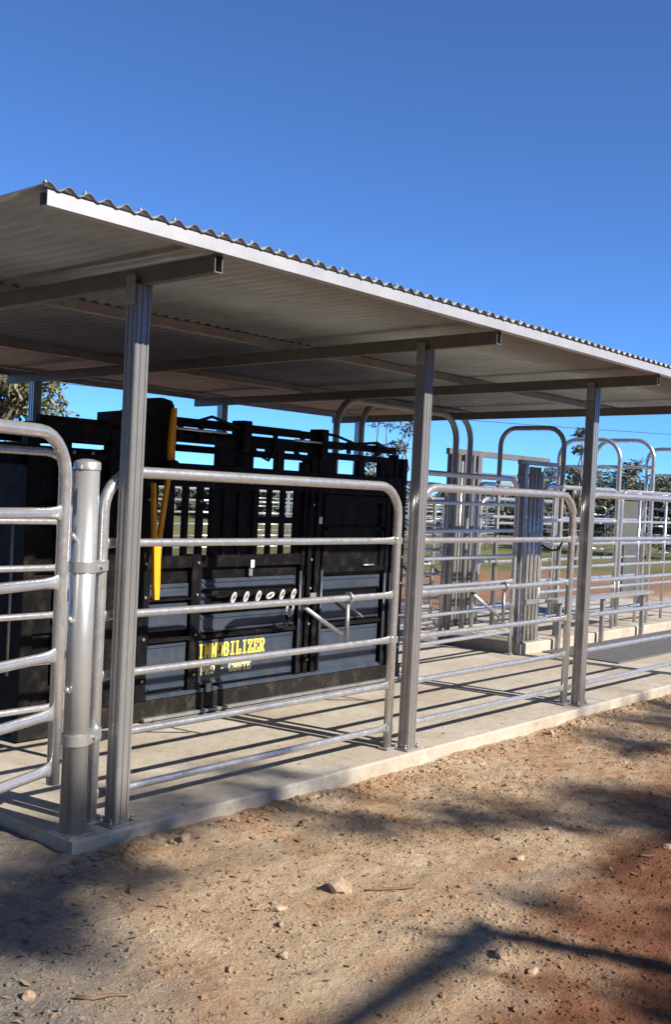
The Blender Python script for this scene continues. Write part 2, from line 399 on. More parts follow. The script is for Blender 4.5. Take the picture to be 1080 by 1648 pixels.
p3_ = panel('rail_panel', 'silver rail panel right of the third front post, cut by the photo edge', 'cattle panel', (5.04, PY), (7.27, PY), .012, 1.80, RZ, group='front rail panels between the shed posts')
# hinge lugs that fix the panels to the posts
lug = MB().box(-.035, .035, -.02, .02, -.022, .022, .004).mesh('hinge_lug', 'galv')
for pn, xs in ((p1_, (2.43,)), (p2_, (-.035, 2.225+.03)), (p3_, (-.035,))):
    for x in xs:
        for z in (1.41, .742, .145): link('hinge_lug', lug, pn, (x, -.005, z))

# round gate post with clamps
gp = empty('gate_post', (-.205, .07, 0), 0, 'thick round silver gate post with domed cap at the slab corner', 'post')
gr = .062
MB().tube([(0, 0, .008), (0, 0, 1.775)], gr, 28).build('pipe', 'pipe', gp)
cp = [(gr+.004, 1.77), (gr+.004, 1.805), (gr*.95, 1.811), (gr*.75, 1.815), (gr*.45, 1.821), (0.004, 1.823)]
q = MB(); n = 28
for r_, z_ in cp: q.v += [(r_*math.cos(2*math.pi*j/n), r_*math.sin(2*math.pi*j/n), z_) for j in range(n)]
for i in range(len(cp)-1):
    for j in range(n): q.f.append((i*n+j, i*n+(j+1) % n, (i+1)*n+(j+1) % n, (i+1)*n+j)); q.sm.append(True)
q.build('cap', 'pipe', gp)
MB().box(-.074, .09, -.085, .09, .001, .010).build('base_plate', 'galv_dull', gp)
for z in (1.30, .46):
    cl = MB()
    pr = []; n = 24
    dx, dy = .15, PY-.07; a0 = math.atan2(dy, dx)
    # strap round the pipe and the panel upright
    for k in range(n+1):
        a = a0 + math.pi/2 + math.pi*k/n; pr.append(((gr+.006)*math.cos(a), (gr+.006)*math.sin(a)))
    for k in range(n//2+1):
        a = a0 - math.pi/2 + math.pi*k/(n//2); pr.append((dx+.036*math.cos(a), dy+.036*math.sin(a)))
    k = len(pr); hh = .026
    inn = []
    for (x, y) in pr:
        d0 = math.hypot(x, y)
        inn.append((x, y))
    v = [(x, y, z-hh) for x, y in pr] + [(x, y, z+hh) for x, y in pr]
    f = [(i, (i+1) % k, (i+1) % k+k, i+k) for i in range(k)] + [tuple(reversed(range(k))), tuple(range(k, 2*k))]
    cl.add(v, f, False); cl.build('clamp', 'pipe', gp)
    MB().tube([(dx*.62, dy*.62-.075, z), (dx*.62, dy*.62-.045, z)], .010, 6).build('clamp_bolt', 'galv_dull', gp)
for z in (1.46, 1.06, .72): # hinge pins on the gate side
    MB().tube([(-.062, -.01, z-.03), (-.085, -.02, z)], .012, 8).build('hinge_pin', 'galv', gp)
# open gate swung toward the viewer
a = R(20); g0 = (-.345, .045); gw = 2.4
gate = panel('swing_gate', 'tall silver six rail gate swung outward at the left edge', 'gate', g0, (g0[0]-gw*math.cos(a), g0[1]-gw*math.sin(a)), .27, 1.935, [1.56, 1.232, .885, .608, .345], rh=.031, rr=.025, rc=.21, feet=False, flare=1.55)
# panel beyond, running along the crush entry
panel('rail_panel', 'shaded rail panel behind the swung gate, beside the black crush', 'cattle panel', (-2.6, 1.25), (.55, 1.25), .012, 1.875, [1.46, 1.18, .895, .615, .335], rh=.026, rr=.02)

# ------------------------------------------------------------------ cattle crush
CO = (1.5, 1.75, 0)
crush = empty('cattle_crush', CO, 0, 'big black steel cattle crush with slate grey side panels and yellow lever', 'cattle crush')
def part(name, m, mb, par=crush): return mb.build(name, m, par, CO)
YN, YR = 1.75, 2.78
# skids and cross members
part('skid', 'blackdust', MB().box(.55, 4.62, YN-.03, YN+.06, .012, .15)); part('skid', 'blackdust', MB().box(.55, 4.62, YR-.06, YR+.03, .012, .15))
part('floor_plate', 'blackdust', MB().box(.57, 4.6, YN+.062, YR-.062, .05, .07))
tr = MB(); tr.box(1.55, 4.55, YN-.075, YN-.032, .012, .035)
part('toe_rail', 'galv_dull', tr)
# near columns
for x, wd, z1 in ((.55, .09, 2.08), (.80, .05, 2.0), (1.20, .09, 2.08), (1.50, .10, 2.25), (1.995, .10, 1.2), (3.20, .05, 1.95), (3.28, .05, 1.95), (3.37, .06, 2.05), (4.33, .05, 1.9), (4.42, .05, 2.08), (4.54, .07, 2.05)):
    part('column', 'black', MB().box(x, x+wd, YN-.02, YN+.07, .15, z1, .006))
for x in (.55, 1.2, 1.5, 3.32, 4.5): part('column', 'black', MB().box(x, x+.08, YR-.07, YR+.02, .15, 2.1, .006))
# tubes standing proud beside the middle and rear columns
for x, z0, z1 in ((3.175, .2, 1.05), (3.44, .2, 1.05), (4.31, .18, 1.0), (4.40, .18, 1.0)):
    part('slide_tube', 'slate', MB().tube([(x, YN-.035, z0), (x, YN-.035, z1)], .014, 10))
# longitudinal members, near and far
def bar(x0, x1, y, z0, z1, d=.07, m='black', nm='side_rail'): return part(nm, m, MB().box(x0, x1, y, y+d, z0, z1, .005))
bar(1.6, 4.54, YN-.015, 1.705, 1.875); bar(1.6, 3.37, YN-.01, 2.03, 2.10); bar(1.60, 3.40, YN-.02, 2.145, 2.205, .06)
bar(3.43, 4.42, YN-.02, 2.085, 2.145, .06); bar(3.43, 4.42, YN-.01, 1.995, 2.05); bar(1.6, 4.42, YR-.05, 1.72, 1.80); bar(1.6, 4.5, YR-.05, 2.0, 2.06)
bar(.64, 1.5, YN-.01, 1.98, 2.13); bar(.6, 1.5, YR-.05, 1.98, 2.1)
bar(1.6, 3.2, YN-.012, 1.10, 1.19); bar(1.6, 4.4, YR-.05, 1.02, 1.10)
# overhead shaft with clevis blocks
part('overhead_shaft', 'black', MB().tube([(1.55, YN+.3, 2.20), (3.45, YN+.3, 2.20)], .035, 12))
part('overhead_shaft', 'black', MB().tube([(1.8, YN+.62, 2.14), (4.4, YN+.62, 2.14)], .028, 12))
part('polished_ram', 'galv', MB().tube([(1.74, YN-.05, 2.125), (2.25, YN-.05, 2.122)], .011, 10))
part('polished_ram', 'galv', MB().tube([(3.02, YN-.05, 2.122), (3.34, YN-.05, 2.12)], .010, 10))
for x in (2.47, 3.38): part('clevis', 'black', MB().box(x-.04, x+.05, YN-.06, YN+.09, 2.0, 2.235, .008))
for x0, x1, y in ((2.22, 2.33, 0), (2.48, 2.60, 0), (2.87, 2.95, 0), (3.28, 3.44, 0), (3.44, 3.60, 0), (3.905, 3.99, 0), (4.215, 4.42, 0)):
    part('upright', 'black', MB().box(x0, x1, YN-.008, YN+.05, 1.87, 2.035, .004))
for pts in (((2.33, 1.92), (2.37, 1.96), (2.48, 1.96), (2.48, 2.035), (2.33, 2.035)), ((2.75, 2.035), (2.75, 2.012), (2.87, 1.95), (2.87, 2.035))):
    part('gusset', 'black', MB().prism(pts, 'y', YN+.005, YN+.03))
# slats of the upper near side
for x0, x1 in ((1.62, 1.66), (1.74, 1.815), (1.905, 1.955), (2.045, 2.105), (2.175, 2.225), (2.80, 2.845), (2.955, 3.0), (3.115, 3.2)):
    part('slat', 'black', MB().box(x0, x1, YN+.005, YN+.04, 1.185, 1.71, .004))
part('sheet', 'black', MB().box(2.225, 2.70, YN+.012, YN+.03, 1.185, 1.71, .003))
for x in (2.30, 2.46, 2.62): part('slat', 'black', MB().box(x, x+.035, YN-.004, YN+.011, 1.19, 1.70, .003))
part('side_rail', 'black', MB().box(2.70, 3.2, YN+.006, YN+.038, 1.44, 1.49, .004))
# decals / small white tags
for x, z in ((1.585, 1.99), (3.41, 1.47), (2.62, 1.12)): part('white_tag', 'white', MB().box(x-.02, x+.02, YN-.026, YN-.0205, z-.03, z+.03, .001))
# rear solid door (upper) with frame
part('rear_door', 'black', MB().box(3.46, 4.33, YN+.01, YN+.03, 1.0, 1.71, .003))
for a_ in ((3.46, 4.33, 1.02, 1.07), (3.46, 4.33, 1.38, 1.42), (3.46, 4.33, 1.63, 1.69), (3.47, 3.53, 1.07, 1.63), (4.26, 4.32, 1.07, 1.63)):
    part('door_frame', 'black', MB().box(a_[0], a_[1], YN-.012, YN+.0095, a_[2], a_[3], .004))
part('door_bolt', 'galv', MB().tube([(4.0, YN-.03, 1.08), (4.15, YN-.03, 1.08)], .008, 8))
# lower panels: slate sheets set in a black frame
part('backing', 'black', MB().box(1.6, 4.33, YN+.03, YN+.05, .15, 1.10, .002))
def spanel(x0, x1, z0, z1, y=YN+.005):
    # pressed sheet: flat field with a folded lip all round
    m = MB().box(x0, x1, y, y+.024, z0, z1, .004)
    p = part('side_panel', 'slate', m)
    part('lip', 'slate', MB().box(x0+.015, x1-.015, y-.014, y-.0005, z0+.012, z0+.026, .003), p)
    part('lip', 'slate', MB().box(x0+.015, x1-.015, y-.010, y-.0005, z1-.026, z1-.014, .003), p)
    return p
spanel(1.61, 1.985, .885, .985); spanel(1.61, 1.985, .64, .84); spanel(1.61, 1.985, .21, .55)
spanel(2.105, 3.16, .93, 1.01); spanel(2.105, 2.22, .80, .90); spanel(2.105, 3.16, .60, .735)
tp = spanel(2.105, 3.16, .20, .545)
spanel(3.48, 4.29, .87, .985); spanel(3.48, 4.29, .60, .80); spanel(3.48, 4.29, .17, .54)
bar(1.6, 3.2, YN-.018, .862, .878, .04, nm='ledge'); bar(1.6, 3.18, YN-.022, .56, .592, .04, nm='ledge'); bar(3.47, 4.32, YN-.022, .555, .59, .04, nm='ledge')
bar(2.23, 3.19, YN-.06, .80, .815, .07, nm='ledge')
bar(1.6, 4.33, YN-.024, .152, .185, .05, 'slate', nm='ledge')
part('hinge_plate', 'galv_dull', MB().box(2.165, 2.215, YN-.05, YN-.026, .155, .225, .004))
part('hinge_plate', 'galv_dull', MB().box(3.30, 3.38, YN-.045, YN-.022, .78, .86, .004))
part('hinge_plate', 'galv_dull', MB().box(2.60, 2.64, YN-.012, YN+.004, 1.02, 1.09, .004))
# white lever grips in a row on the ledge
for i in range(6):
    x = 2.40 + i*.136; z = .862; ang = R(28 if i != 3 else 70)
    pts = []
    for k in range(17):
        t = 2*math.pi*k/16; u_, v_ = .016*math.cos(t), .042*math.sin(t)
        pts.append((x + u_*math.cos(ang) + v_*math.sin(ang), YN-.05, z - u_*math.sin(ang) + v_*math.cos(ang)))
    part('lever_grip', 'grip', MB().tube(pts, .010, 8, upv=(0, 1, 0)))
    part('lever_arm', 'black', MB().tube([(x-.02, YN-.05, .82), (x-.02, YN-.03, .815)], .010, 8))
# cable loop near the middle column
part('cable', 'white', MB().tube([(3.06+.05*math.cos(t)*(1-.05*t), YN-.04, .74+.06*math.sin(t)) for t in [i*.45 for i in range(22)]], .004, 6))
part('latch_handle', 'black', MB().tube([(2.86, YN-.05, .64), (2.90, YN-.06, .60), (3.0, YN-.06, .60), (3.04, YN-.05, .64), (3.04, YN-.02, .69)], .012, 8))
# strut folded across the rear panel
part('fold_strut', 'galv_dull', MB().tube([(3.66, YN-.05, .82), (4.0, YN-.05, .62)], .012, 8))
# head section
hs = MB(); hs.box(.64, 1.2, YN+.02, YN+.04, .15, 1.93, .003)
part('head_sheet', 'black', hs); part('head_sheet', 'black', MB().box(1.29, 1.5, YN+.02, YN+.04, .15, 2.0, .003))
for z in (.3, .7, 1.1, 1.5, 1.85): bar(.64, 1.5, YN-.012, z, z+.05, .03)
part('head_gate', 'black', MB().box(.60, .64, YN+.1, YR-.1, .15, 1.95, .003))
part('head_post', 'black', MB().box(.18, .30, YN+.02, YN+.12, .0, 1.98, .006)); bar(.18, .6, YN+.03, 1.80, 1.93, .06)
part('head_post', 'galv_dull', MB().tube([(.46, YN-.02, .45), (.46, YN-.02, 1.5)], .009, 8))
part('gusset', 'black', MB().prism(((1.17, 1.9), (1.3, 1.9), (1.3, 2.13), (1.22, 2.06)), 'y', YN-.005, YN+.018))
# tall pivot head and yellow levers
part('pivot_head', 'black', MB().prism(((1.42, 1.85), (1.72, 1.85), (1.70, 2.0), (1.715, 2.28), (1.69, 2.315), (1.60, 2.33), (1.48, 2.31), (1.36, 2.22), (1.16, 2.19), (1.16, 2.12), (1.42, 2.1)), 'y', YN-.06, YN+.10))
YL = YN-.13
def flatbar(pts, w, d, m, nm):
    # tapered bar with real thickness in the X-Z plane
    pr = [(x-w_/2, z) for (x, z), w_ in zip(pts, w)] + [(x+w_/2, z) for (x, z), w_ in zip(reversed(pts), reversed(w))]
    return part(nm, m, MB().prism(pr, 'y', YL, YL+d))
lv = flatbar([(1.668, 2.26), (1.655, 2.0), (1.662, 1.86)], [.03, .05, .045], .03, 'yellow', 'lever')
YL = YN-.12
flatbar([(1.655, 1.83), (1.60, 1.42), (1.565, 1.16)], [.032, .036, .024], .025, 'yellow', 'lever')
YL = YN-.17
flatbar([(1.475, 1.72), (1.50, 1.36), (1.525, 1.28), (1.535, 1.02), (1.54, .90)], [.024, .032, .062, .052, .04], .03, 'yellow', 'lever')
part('lever_hub', 'black', MB().tube([(1.66, YN-.16, 1.84), (1.66, YN, 1.84)], .05, 14))

# bolts, hoses and brackets
for x in (1.55, 2.045, 3.31, 4.57):
    for z in (.30, .60, .90, 1.14, 1.60, 1.80): part('bolt', 'galv_dull', MB().tube([(x, YN-.034, z), (x, YN-.019, z)], .011, 6))
for pts in ([(1.72, 2.2), (1.85, 2.16), (2.1, 2.235), (2.4, 2.17)], [(2.5, 2.1), (2.6, 1.98), (2.72, 1.94), (2.8, 2.06)], [(3.42, 2.2), (3.55, 2.19), (3.8, 2.14), (4.1, 2.17), (4.35, 2.1)], [(3.25, 1.66), (3.22, 1.45), (3.25, 1.2), (3.23, 1.02)]):
    part('hose', 'black', MB().tube([(x, YN-.045, z) for x, z in pts], .012, 8))
for x in (1.78, 1.98, 2.78, 3.1, 3.7, 4.1): part('bracket', 'black', MB().box(x, x+.05, YN-.04, YN-.021, 2.05, 2.17, .004))
part('diagonal_brace', 'black', MB().tube([(1.80, YN+.02, 2.03), (1.62, YN+.02, 1.90)], .02, 8)); part('diagonal_brace', 'black', MB().tube([(3.1, YN+.02, 2.03), (3.27, YN+.02, 1.93)], .018, 8))
for x in (.9, 1.05): part('bolt', 'galv_dull', MB().tube([(x, YN-.026, 1.9), (x, YN-.012, 1.9)], .013, 6))
# lettering: slab-serif strokes
GL = {
 'I': [[(.5, 0), (.5, 1)], [(.2, 0), (.8, 0)], [(.2, 1), (.8, 1)]],
 'M': [[(.12, 0), (.12, 1)], [(.88, 0), (.88, 1)], [(.12, 1), (.5, .25)], [(.5, .25), (.88, 1)], [(-.02, 0), (.28, 0)], [(.72, 0), (1.02, 0)], [(-.02, 1), (.16, 1)], [(.84, 1), (1.02, 1)]],
 'O': [[(.12, .3), (.12, .7), (.32, .98), (.68, .98), (.88, .7), (.88, .3), (.68, .02), (.32, .02), (.12, .3)]],
 'B': [[(.2, 0), (.2, 1)], [(.08, 0), (.65, 0), (.85, .2), (.85, .32), (.65, .52), (.2, .52)], [(.65, .52), (.8, .66), (.8, .84), (.62, 1), (.08, 1)]],
 'L': [[(.25, 0), (.25, 1)], [(.08, 0), (.85, 0), (.85, .28)], [(.06, 1), (.46, 1)]],
 'Z': [[(.12, .76), (.12, 1), (.85, 1), (.12, 0), (.88, 0), (.88, .26)]],
 'E': [[(.22, 0), (.22, 1)], [(.06, 0), (.86, 0), (.86, .26)], [(.06, 1), (.84, 1), (.84, .76)], [(.22, .5), (.62, .5)]],
 'R': [[(.2, 0), (.2, 1)], [(.06, 1), (.66, 1), (.84, .84), (.84, .66), (.66, .5), (.2, .5)], [(.52, .5), (.82, 0), (.96, 0)], [(.06, 0), (.38, 0)]],
 'P': [[(.2, 0), (.2, 1)], [(.06, 1), (.66, 1), (.86, .84), (.86, .62), (.66, .45), (.2, .45)], [(.06, 0), (.4, 0)]],
 'C': [[(.86, .72), (.86, .98), (.68, .98), (.32, .98), (.12, .7), (.12, .3), (.32, .02), (.68, .02), (.88, .26)]],
 'H': [[(.2, 0), (.2, 1)], [(.8, 0), (.8, 1)], [(.2, .5), (.8, .5)], [(.05, 0), (.36, 0)], [(.05, 1), (.36, 1)], [(.64, 0), (.95, 0)], [(.64, 1), (.95, 1)]],
 'U': [[(.18, 1), (.18, .25), (.38, .02), (.62, .02), (.82, .25), (.82, 1)], [(.04, 1), (.34, 1)], [(.68, 1), (.96, 1)]],
 'T': [[(.5, 0), (.5, 1)], [(.1, .76), (.1, 1), (.9, 1), (.9, .76)], [(.32, 0), (.68, 0)]],
 '-': [[(.2, .45), (.8, .45)]], ' ': []}
def word(txt, x0, x1, z0, h, y, th):
    m = MB(); n = len(txt); adv = (x1-x0)/n; cw = adv*.86; d = 0
    for i, ch in enumerate(txt):
        for pl in GL[ch]:
            for a_, b_ in zip(pl, pl[1:]):
                A = Vector((x0+i*adv+a_[0]*cw, z0+a_[1]*h)); B = Vector((x0+i*adv+b_[0]*cw, z0+b_[1]*h))
                t = (B-A).normalized(); horiz = abs(t.x) > .85; k = th*(.38 if horiz else .62)
                nn = Vector((-t.y, t.x))*k; e = t*k*.8; d = (d+1) % 7
                q = [A-e-nn, B+e-nn, B+e+nn, A-e+nn]; yy = y-.0012-.0003*d
                m.add([(p.x, yy, p.y) for p in q] + [(p.x, y+.0015, p.y) for p in q], [(0, 1, 2, 3), (4, 5, 6, 7), (0, 1, 5, 4), (1, 2, 6, 5), (2, 3, 7, 6), (3, 0, 4, 7)])
    return m
part('lettering', 'letter', word('IMMOBILIZER', 2.11, 2.83, .415, .095, YN+.003, .0165), tp)
part('lettering', 'letterpale', word('PRO - CHUTE', 2.14, 2.68, .286, .062, YN+.003, .0125), tp)

# ------------------------------------------------------------------ race, slide gates and hoops behind
RL = [1.66, 1.38, 1.10, .82, .54, .26]
panel('race_panel', 'shaded seven rail race panel running right from the crush', 'cattle panel', (4.95, 1.86), (6.93, 1.93), .012, 1.945, RL, rh=.028, rr=.02, rc=.17)
panel('race_panel', 'race panel on the far side of the race beyond the crush', 'cattle panel', (4.95, 2.86), (6.93, 2.88), .012, 1.85, RL, rh=.026, rr=.019, rc=.17)
# posts cluster of the slide gate at the start of the raised floor
sg = empty('slide_gate', (7.02, 1.93, 0), 0, 'cluster of upright channels of the slide gate behind the third post', 'slide gate')
MB().box(-.03, .05, -.05, .05, .0, 2.12, .006).build('channel', 'galv_dull', sg)
for x in (.13, .22, .31): MB().tube([(x, -.03, .12), (x, -.03, 2.10)], .024, 10).build('upright', 'galv', sg)
MB().box(.37, .41, -.04, .05, .12, 2.05, .004).build('channel', 'galv_dull', sg)
MB().box(.06, .40, -.06, .05, .121, .135, .002).build('base_plate', 'galv_dull', sg)
MB().box(-.06, .75, -.02, .04, 2.12, 2.17, .004).build('head_rail', 'galv_dull', sg); MB().box(-.06, .75, -.02, .04, 1.98, 2.015, .004).build('head_rail', 'galv_dull', sg)
for z in (.55, 1.3): MB().box(.09, .36, -.068, -.055, z, z+.06, .003).build('bracket', 'galv_dull', sg)
MB().tube([(.33, -.1, 1.22), (.5, -.12, 1.16), (.68, -.12, 1.17), (.8, -.1, 1.26)], .012, 8).build('lever', 'black', sg)
sg2 = empty('slide_gate', (8.25, 3.76, 0), 0, 'farther cluster of grey upright channels at the back of the shed', 'slide gate')
for x, wd in ((0, .1), (.14, .06), (.30, .10), (.50, .06), (.62, .10)): MB().box(x, x+wd, -.04, .05, 0, 2.3, .005).build('channel', 'beam', sg2)  # shade on the channels is put into their dark beam colour
for x in (.24, .44): MB().tube([(x, -.03, .1), (x, -.03, 2.2)], .022, 8).build('upright', 'galv', sg2)
MB().box(-.05, 2.6, -.02, .04, 2.28, 2.36, .004).build('head_rail', 'beam', sg2); MB().box(.0, 2.6, -.02, .04, 2.02, 2.07, .004).build('head_rail', 'beam', sg2)
# hoops
def hoop(label, p0, p1, z0, z1, r=.034, rc=.24, cross=(), m='galv_dull'):
    dx, dy = p1[0]-p0[0], p1[1]-p0[1]; wd = math.hypot(dx, dy)
    t = empty('hoop_frame', (p0[0], p0[1], 0), math.atan2(dy, dx), label, 'hoop frame', 'bow topped frames over the race')
    MB().tube(hoop_path(wd, z0, z1, rc, 8), r, 12, upv=(0, 1, 0)).build('bow', m, t)
    for z in cross: MB().tube([(.01, 0, z), (wd-.01, 0, z)], r*.75, 10).build('cross_bar', m, t)
    for x in (0, wd): MB().box(x-.05, x+.05, -.05, .05, z0-.004, z0+.006).build('foot', m, t)
    return t
hoop('wide tall bow frame under the roof right of the crush', (4.78, 2.78), (6.92, 2.78), .012, 2.66, .036, .3)
hoop('tall bow frame beside the wide one, just right of the second post', (5.75, 3.25), (7.93, 3.25), .012, 2.72, .036, .3)
hoop('bow frame with dark top left of the third post', (8.02, 2.86), (8.02, 1.98), .125, 2.60, .03, .22)
hoop('sunlit bow frame standing directly behind the third post', (9.52, 2.86), (9.52, 1.98), .125, 2.56, .03, .26, (2.2,), 'galv')
hoop('second sunlit bow frame right of the third post', (10.55, 2.86), (10.55, 1.98), .125, 2.62, .03, .26, (2.25,), 'galv')
hoop('rightmost bow frame at the photo edge', (12.3, 2.86), (12.3, 1.98), .125, 2.6, .03, .2, (2.2, 1.9), 'galv')
# race side panels over the raised floor
panel('race_panel', 'sunlit race panel between slide gate and paired uprights, behind the third post', 'cattle panel', (7.55, 1.97, .12), (9.50, 1.97, .12), .012, 1.78, RL[1:], rh=.026, rr=.019, rc=.16)
panel('race_panel', 'sunlit race panel with sheeted middle at the right photo edge', 'cattle panel', (9.62, 1.97, .12), (11.75, 1.97, .12), .012, 1.78, RL[1:], rh=.026, rr=.019, rc=.16, mid=(.55, 1.4))
panel('race_panel', 'race panel on the far race side behind the second bow frame', 'cattle panel', (7.55, 2.86, .12), (9.45, 2.86, .12), .012, 1.78, RL[1:], rh=.026, rr=.019, rc=.16)
panel('race_panel', 'sheeted race panel on the far race side at right', 'cattle panel', (9.62, 2.86, .12), (12.2, 2.86, .12), .012, 1.8, RL[1:], rh=.026, rr=.019, rc=.16, mid=(.8, 1.7), sheet=[(1.73, 2.5, .3, 1.66)])
panel('race_panel', 'farthest race panel leaving the photo on the right', 'cattle panel', (12.35, 1.97, .12), (14.4, 1.97, .12), .012, 1.78, RL[1:], rh=.026, rr=.019, rc=.16)
# catwalk beam along the race
cw = empty('catwalk', (7.55, 1.70, 0), 0, 'low pale steel catwalk plank along the race behind the third post', 'catwalk')
MB().box(0, 2.6, 0, .17, .56, .60, .004).build('plank', 'galv', cw)
for x in (.15, 1.25, 2.4): MB().box(x, x+.05, .05, .1, .001, .56, .004).build('leg', 'galv_dull', cw)
# rear pen panels under the back posts
panel('pen_panel', 'pen panel along the back of the slab left of the far channels', 'cattle panel', (6.0, 4.42), (8.15, 3.9), .012, 1.72, RL[1:], rh=.026, rr=.019, rc=.16)
panel('pen_panel', 'pen panel along the back of the slab right of the far channels', 'cattle panel', (9.1, 3.8), (11.2, 3.8), .012, 1.72, RL[1:], rh=.026, rr=.019, rc=.16)

# ------------------------------------------------------------------ yards beyond
def far_panel(p0, ang, wd, label, group, h=1.75):
    t = empty('yard_panel', (p0[0], p0[1], -.13), ang, label, 'yard panel', group)
    return t
YP_W = 2.4
fp_mesh = MB().tube(hoop_path(YP_W, .0, 1.75, .16, 4), .028, 8, upv=(0, 1, 0)).mesh('frame', 'galv')
fr_mesh = MB().tube([(0, 0, 0), (YP_W, 0, 0)], .03, 8).mesh('rail', 'galv')
def yard_row(p0, ang, n, label, group, gap=.08):
    for i in range(n):
        d = i*(YP_W+gap)
        t = empty('yard_panel', (p0[0]+math.cos(ang)*d, p0[1]+math.sin(ang)*d, -.13), ang, label, 'yard panel', group)
        link('frame', fp_mesh, t)
        for z in (.25, .55, .85, 1.15, 1.45): link('rail', fr_mesh, t, (0, 0, z))
yard_row((2.0, 15.5), R(2), 11, 'bright distant yard panel in the fence row behind the crush', 'nearer row of distant yard panels')
yard_row((30.2, 15.0), R(-62), 6, 'bright distant yard panel in the slanting row right of the second post', 'slanting row of distant yard panels')
yard_row((16.5, 9.0), R(40), 3, 'bright distant yard panel in the middle row seen between second and third posts', 'middle row of distant yard panels')
yard_row((24, 24), R(-8), 6, 'small bright yard panel in the farthest fence row across the grass', 'farthest row of yard panels')
# small pale shed glimpsed at the left edge
sh = empty('farm_shed', (10.5, 22, -.13), R(-25), 'small cream gabled farm shed far behind the left gate', 'farm shed')
MB().prism(((-3, 0), (3, 0), (3, 2.2), (0, 3.1), (-3, 2.2)), 'y', 0, 5).build('wall', 'cream', sh)
rf = MB()
for s in (-1, 1): rf.add([(0, -.25, 3.16), (s*3.3, -.25, 2.17), (s*3.3, 5.25, 2.17), (0, 5.25, 3.16), (0, -.25, 3.22), (s*3.3, -.25, 2.23), (s*3.3, 5.25, 2.23), (0, 5.25, 3.22)], [(0, 1, 2, 3), (4, 5, 6, 7), (0, 1, 5, 4), (1, 2, 6, 5), (2, 3, 7, 6), (3, 0, 4, 7)])
rf.build('roof', 'galv_dull', sh)
MB().box(-.5, .5, -.04, .0-.002, 0, 2.0, .005).build('door', 'rust', sh)

# ------------------------------------------------------------------ trees
def leaf_cloud(mb, c, rad, n, ls, rnd, droop=.3, asp=.3):
    for _ in range(n):
        while True:
            p = Vector((rnd.uniform(-1, 1), rnd.uniform(-1, 1), rnd.uniform(-1, 1)))
            if p.length < 1: break
        p = Vector(c) + Vector((p.x*rad[0], p.y*rad[1], p.z*rad[2]))
        d = Vector((rnd.gauss(0, 1), rnd.gauss(0, 1), rnd.gauss(0, .7)-droop)).normalized()
        s = d.cross(Vector((rnd.gauss(0, 1), rnd.gauss(0, 1), rnd.gauss(0, 1)))).normalized()
        l_ = ls*rnd.uniform(.6, 1.3); w_ = l_*asp
        k = len(mb.v); q = d*l_
        mb.v += [tuple(p), tuple(p+q*.45+s*w_*.5), tuple(p+q), tuple(p+q*.45-s*w_*.5)]; mb.f.append((k, k+1, k+2, k+3)); mb.sm.append(False)
def fast_mesh(mb, name, m):
    me = bpy.data.meshes.new(name); me.from_pydata(mb.v, [], mb.f); me.materials.append(M[m]); me.update(); return me
def bent(a, b, rnd, k=5, amp=.12):
    a, b = Vector(a), Vector(b); ln = (b-a).length; out = []
    for i in range(k+1):
        t = i/k; j = amp*ln*math.sin(math.pi*t)
        out.append(a.lerp(b, t) + Vector((rnd.uniform(-1, 1), rnd.uniform(-1, 1), rnd.uniform(-.5, 1)))*j*.5)
    return out
def tree(loc, h, label, clusters, seed, leaf='leaf', ls=.2, per=260, group=None, tr=.14, name='gum_tree', crown_r=1., asp=.3):
    rnd = random.Random(seed)
    t = empty(name, loc, 0, label, 'tree', group)
    tk = MB(); top = Vector((rnd.uniform(-.2, .2)*h*.3, rnd.uniform(-.2, .2)*h*.3, h*.55))
    tp_ = bent((0, 0, -.1), top, rnd, 6, .10); tk.tube(tp_, [tr*(1-.55*i/6) for i in range(7)], 9)
    cr = MB()
    for (cx, cy, cz, rx, ry, rz) in clusters:
        s = tp_[rnd.choice((3, 4, 5, 6))]; e = Vector((cx, cy, cz-rz*.2))
        pth = bent(s, e, rnd, 4, .16); tk.tube(pth, [tr*.42*(1-.8*i/4)+.006 for i in range(5)], 6)
        for _ in range(5):
            o = Vector((rnd.uniform(-.6, .6)*rx, rnd.uniform(-.6, .6)*ry, rnd.uniform(-.6, .6)*rz))
            leaf_cloud(cr, Vector((cx, cy, cz))+o, (rx*.6, ry*.6, rz*.5), per//5, ls, rnd, asp=asp)
    link('trunk', tk.mesh('trunk', 'bark'), t); link('crown', fast_mesh(cr, 'crown', leaf), t)
    return t
def auto_clusters(rnd, h, r, n, zlo=.45):
    out = []
    for i in range(n):
        a = rnd.uniform(0, 2*math.pi); q = math.sqrt(rnd.random())*r; z = h*(zlo+(1-zlo)*rnd.random()*(1-.35*q/r)); s = r*rnd.uniform(.22, .4)
        out.append((q*math.cos(a), q*math.sin(a), z, s, s, s*.75))
    return out
rnd = random.Random(3)
tree((11.4, 21.8, -.13), 6.8, 'large olive green tree at the left behind the crush', auto_clusters(rnd, 6.8, 2.3, 30, .35), 11, 'leaf_olive', .24, 420, tr=.22)
tree((15.6, 10.6, -.13), 3.9, 'slender sapling seen just left of the second post', [(0, 0, 3.5, .35, .3, .3), (.45, -.4, 3.35, .35, .3, .25), (-.15, .1, 2.8, .22, .2, .2), (.3, -.2, 2.9, .25, .25, .2), (.55, -.45, 3.8, .25, .25, .2), (-.1, .1, 3.9, .2, .2, .2), (-.3, .3, 2.5, .3, .3, .2)], 5, 'leaf_far', .14, 150, tr=.06)
tree((24.0, 10.1, -.13), 4.2, 'thin leafy tree framed by the bow frame behind the third post', auto_clusters(random.Random(8), 4.3, .9, 12, .4), 21, 'leaf_far', .16, 170, tr=.08)
